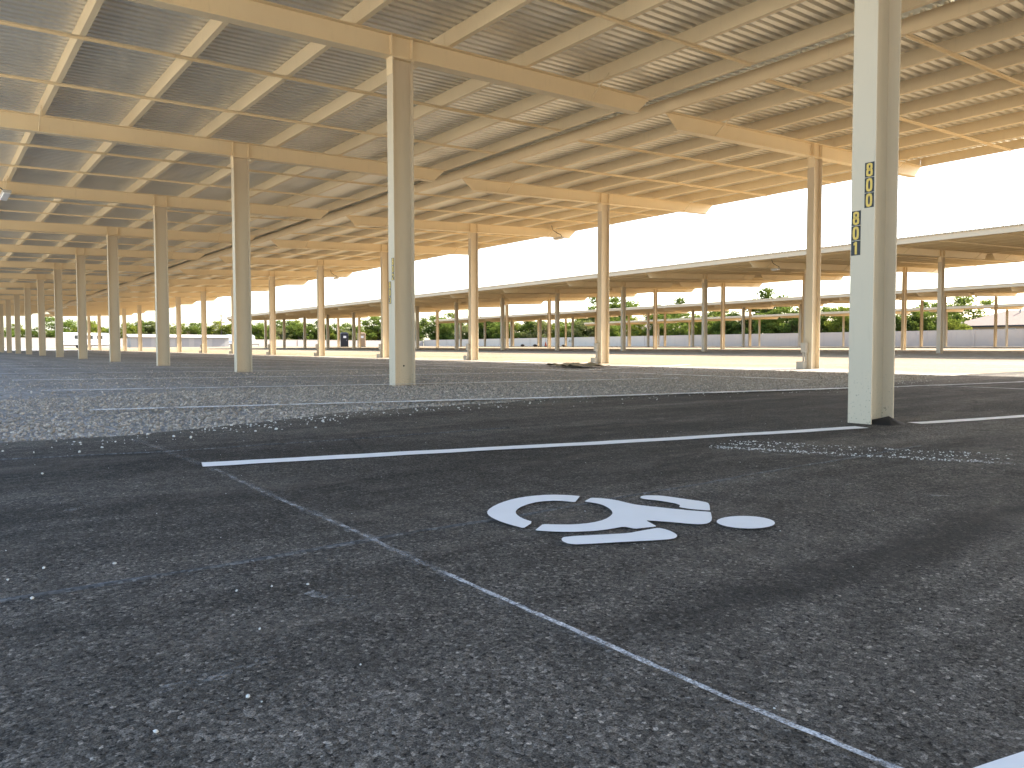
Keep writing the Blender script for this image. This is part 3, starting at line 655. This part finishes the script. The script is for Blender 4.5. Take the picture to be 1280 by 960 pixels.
def house(x, y, rz, lx, ly_, hw, hr, wm, rm, label):
    z = gz(x, y); r = empty('house', (x, y, z), (0, 0, rz)); tag(r, label, 'house')
    b = MB(); b.box(-lx / 2, lx / 2, -ly_ / 2, ly_ / 2, -.1, hw); link('wall', b.mesh('wall', wm), None, r)
    o = .7; rd = max(.2, lx / 2 - ly_ / 2)
    b = MB(); b.hexa([(-lx / 2 - o, -ly_ / 2 - o, hw), (lx / 2 + o, -ly_ / 2 - o, hw), (lx / 2 + o, ly_ / 2 + o, hw), (-lx / 2 - o, ly_ / 2 + o, hw), (-rd, -.05, hw + hr), (rd, -.05, hw + hr), (rd, .05, hw + hr), (-rd, .05, hw + hr)])
    rf = link('roof', b.mesh('roof', rm), None, r)
    b = MB(); b.box(-lx / 2 - o - .02, lx / 2 + o + .02, -ly_ / 2 - o - .06, -ly_ / 2 - o - .005, hw - .12, hw + .14); b.box(-lx / 2 - o - .02, lx / 2 + o + .02, ly_ / 2 + o + .005, ly_ / 2 + o + .06, hw - .12, hw + .14); link('fascia', b.mesh('fascia', DARK), None, r)
    for s in (-1, 1):
        for i in range(4):
            xx = -lx / 2 + 1.6 + i * (lx - 3.2) / 3.6
            b = MB(); b.box(xx - .1, xx + 1.5, s * ly_ / 2 - .04, s * ly_ / 2 + .04, hw - 1.6, hw - .35); w = link('window', b.mesh('window', WHITEP), None, r)
            b = MB(); b.box(xx, xx + 1.4, s * ly_ / 2 - .05, s * ly_ / 2 + .05, hw - 1.5, hw - .45); link('pane', b.mesh('pane', GLASS), None, w)
    b = MB(); b.tube((rd * .5, 1.2, hw + hr * .5), (rd * .5, 1.2, hw + hr + .2), .12); link('vent_pipe', b.mesh('vent_pipe', PALE), None, rf)
house(141, 46, R(90), 22, 13, 3.3, 2.7, STUCCO, TILE, 'tan stucco house with hipped clay tile roof behind the wall')
house(136, 121, R(80), 15, 10, 3.5, 2.0, STUCCOB, TILEB, 'dark brown house with tiled roof half hidden by trees')
house(50, 212, R(0), 14, 9, 3.0, 1.9, STUCCOB, TILE, 'brown house with clay roof beyond the far wall')

# ------------------------------------------------------------------ poles, cone, bags
def pole(x, y, h, label):
    z = gz(x, y); r = empty('utility_pole', (x, y, z)); tag(r, label, 'utility pole')
    b = MB(); b.tube((0, 0, -.2), (0, 0, h), .17, .11); link('pole', b.mesh('pole', BARK), None, r)
    b = MB(); b.box(-1.2, 1.2, -.18, -.06, h - .9, h - .74); b.box(-.9, .9, -.18, -.06, h - 1.9, h - 1.75); link('crossarm', b.mesh('crossarm', BARK), None, r)
    for q in (-1.1, -.5, .5, 1.1):
        b = MB(); b.tube((q, -.12, h - .74), (q, -.12, h - .5), .06); link('insulator', b.mesh('insulator', GREYBOX), None, r)
pole(59.4, 196, 8.5, 'wooden utility pole with crossarms beyond the far wall')
r = empty('cell_tower', (98.2, 215, gz(98, 215))); tag(r, 'slim mast with antenna panels beyond the far wall', 'mast')
b = MB(); b.tube((0, 0, 0), (0, 0, 12), .25, .15); link('mast', b.mesh('mast', PALE), None, r)
for i in range(6):
    t = i * math.pi / 3; b = MB(); b.box(1.5 * math.cos(t) - .15, 1.5 * math.cos(t) + .15, 1.5 * math.sin(t) - .15, 1.5 * math.sin(t) + .15, 10.4, 12.1); link('antenna', b.mesh('antenna', PALE), None, r)
b = MB(); b.tube((-1.7, 0, 11.2), (1.7, 0, 11.2), .06); b.tube((0, -1.7, 11.22), (0, 1.7, 11.22), .06); link('bracket', b.mesh('bracket', PALE), None, r)
r = empty('traffic_cone', (76.1, 90.5, gz(76.1, 90.5))); tag(r, 'orange traffic cone with a stake standing near the wall', 'cone')
b = MB(); b.tube((0, 0, .04), (0, 0, .72), .19, .04, 14); link('cone', b.mesh('cone', ORANGE), None, r)
b = MB(); b.box(-.22, .22, -.22, .22, 0, .045); link('base', b.mesh('base', RUBBER), None, r)
b = MB(); b.tube((0, 0, .7), (0, 0, 1.6), .02, .02, 6); link('stake', b.mesh('stake', BARK), None, r)
for i, (x, y) in enumerate(((73.3, 92.7), (74.8, 91.5), (78.3, 88.8))):
    o = stones('sandbag', np.array([[0, 0, .16]]), np.array([.42]), .45, m_flat('sandbag', (.10, .09, .08), .9)); o.location = (x, y, gz(x, y)); tag(o, 'dark sandbag lying on the ground near the traffic cone', 'sandbag', 'sandbags near the cone')

# ------------------------------------------------------------------ trees
def tree_meshes(seed, wide, leaf, nleaf):
    """unit tree about 1 m tall in crown units (scaled later); returns trunk and crown meshes"""
    rs = np.random.default_rng(seed); rd = random.Random(seed)
    H = 8.0; tr = MB()
    tr.tube((0, 0, -.3), (.1, .05, H * .28), .22, .16, 9)
    clumps = []
    for i in range(9):
        t = i * 2.4 + rd.uniform(-.4, .4); rr = wide * rd.uniform(.45, 1.0); zz = H * rd.uniform(.30, .86)
        e = (rr * math.cos(t) * 1.5, rr * math.sin(t) * 1.5, zz); tr.tube((.1, .05, H * rd.uniform(.15, .28)), e, .10, .03, 6); clumps.append((e, rd.uniform(.8, 1.35)))
    clumps += [((rd.gauss(0, wide * .75), rd.gauss(0, wide * .75), H * rd.uniform(.18, .97)), rd.uniform(.45, 1.1)) for _ in range(26)]
    clumps += [((rd.gauss(0, wide * 1.0), rd.gauss(0, wide * 1.0), H * rd.uniform(.08, .45)), rd.uniform(.6, 1.1)) for _ in range(12)]
    wts = np.array([c[1] ** 2 for c in clumps]); wts /= wts.sum()
    idx = rs.choice(len(clumps), nleaf, p=wts); cc = np.array([c[0] for c in clumps])[idx]; cr = np.array([c[1] for c in clumps])[idx]
    d = rs.normal(0, 1, (nleaf, 3)); d /= np.linalg.norm(d, axis=1)[:, None]; rad = cr * rs.uniform(.35, 1.1, nleaf)
    P = cc + d * rad[:, None] * np.array([1.05, 1.05, .8]); P[:, 2] = P[:, 2].clip(.15, None)
    a = rs.normal(0, 1, (nleaf, 3)); a /= np.linalg.norm(a, axis=1)[:, None]; b = np.cross(a, rs.normal(0, 1, (nleaf, 3))); b /= np.linalg.norm(b, axis=1)[:, None]
    s = rs.uniform(.10, .24, nleaf)[:, None]
    q = np.stack([P - a * s, P + b * s * .55, P + a * s, P - b * s * .55], 1).reshape(-1, 3); f = np.arange(4 * nleaf).reshape(-1, 4)
    me = bpy.data.meshes.new('crown'); me.from_pydata(q.tolist(), [], f.tolist()); me.validate()
    ct = rs.uniform(0, 1, len(clumps))[idx] * .6 + rs.uniform(0, .4, nleaf)
    at = me.attributes.new('tone', 'FLOAT', 'POINT'); at.data.foreach_set('value', np.repeat(ct, 4).astype(np.float32)); me.materials.append(leaf)
    return tr.mesh('trunk', BARK), me
KINDS = [('dense dark green', tree_meshes(1, 1.5, LEAVES[0], 9000)), ('rounded mid green', tree_meshes(2, 1.7, LEAVES[1], 8000)), ('yellow green feathery', tree_meshes(3, 1.6, LEAVES[2], 6500)), ('dusty olive', tree_meshes(4, 1.9, LEAVES[3], 6500)), ('bushy mid green', tree_meshes(5, 2.1, LEAVES[1], 8000))]
FAR = [(10.0, 199.4, 4.3), (14.6, 198.0, 4.0), (16.9, 201.0, 5.4), (20.1, 198.5, 4.5), (22.9, 197.7, 4.3), (26.5, 201.0, 4.1), (29.9, 206.2, 6.0), (32.8, 205.0, 5.6), (35.8, 204.7, 4.9), (38.8, 199.2, 5.8), (43.3, 202.4, 6.5), (47.0, 199.8, 6.0), (51.0, 198.7, 5.8), (54.8, 198.1, 6.1), (58.6, 199.1, 6.4), (71.6, 206.3, 5.8), (76.0, 205.3, 6.3), (78.6, 205.1, 7.2), (83.4, 205.0, 7.1), (86.1, 198.9, 6.9), (90.4, 200.1, 6.0), (100.2, 203.3, 5.7), (107.0, 204.3, 9.4), (113.0, 205.5, 10.3), (3, 201, 5), (-6, 203, 5), (64.5, 202, 5.4), (67.5, 199, 5.0), (95, 200, 5.2)]
FAR += [(x, 196 + (i * 37 % 9), 5.0 + (i * 13 % 20) / 10) for i, x in enumerate((-14, 6, 12, 25, 31.5, 41, 45, 49, 57, 62, 69, 74, 81, 88, 93, 98, 104, 110))]
SIDE = [(120.3, 205.8, 9.3), (121.7, 195.5, 9.0), (125.8, 194.9, 10.1), (126.4, 180.2, 8.9), (125.0, 169.5, 8.1), (122.4, 158.6, 7.0), (124.8, 154.9, 6.3), (121.7, 144.8, 6.8), (128.5, 146.2, 6.4), (127.9, 136.8, 8.5), (125.4, 130.0, 9.3), (150.0, 148.7, 13.7), (128.3, 112.1, 7.1), (150.0, 129.5, 11.9), (128.1, 105.8, 7.3), (127.8, 100.4, 6.8), (125.1, 94.4, 5.9), (124.3, 89.7, 5.4), (125.8, 85.3, 10.5), (124.4, 79.7, 6.8), (122.3, 74.9, 5.7), (123.4, 70.7, 7.0), (127.5, 69.9, 6.8), (121.3, 57.6, 5.5), (121.4, 55.5, 5.7), (126.0, 55.3, 7.3), (123.2, 51.9, 4.8), (155.0, 62.5, 9.2), (121.4, 49.6, 4.0), (120.7, 39.1, 3.8), (121.0, 34.8, 5.2), (122, 64, 5.2), (122, 187, 7.5), (121.5, 175, 7)]
SIDE += [(120.8 + (i * 29 % 23) / 10, y, 4.8 + (i * 17 % 26) / 10) for i, y in enumerate((60.5, 67, 72.5, 77, 82, 87.5, 92, 97, 103, 109, 115.5, 123, 127, 133.5, 140, 151, 162, 166, 172, 178, 184, 190))]
order = [2, 1, 2, 4, 3, 1, 2, 0, 4, 2, 1, 3]; side_order = [0, 4, 2, 1, 0, 2, 4, 3, 1, 2, 0, 4, 1]
for lst, where, seq in ((FAR, 'beyond the far wall', order), (SIDE, 'behind the long tan wall', side_order)):
    for i, (x, y, h) in enumerate(lst):
        kname, (tm, cm) = KINDS[seq[i % len(seq)]]
        if (x, y) == (125.8, 85.3): kname, (tm, cm) = KINDS[0]
        s = h / 8.0; r = empty('tree', (x, y, gz(x, y) - .05), (0, 0, random.uniform(0, 6.28))); r.scale = (s * random.uniform(1.05, 1.5), s * random.uniform(1.05, 1.5), s)
        hw = 'low' if h < 5 else ('tall' if h > 8 else 'medium height'); tag(r, f'{hw} {kname} tree {where}', 'tree', f'{hw} {kname} trees {where}'); link('trunk', tm, None, r); link('crown', cm, None, r)
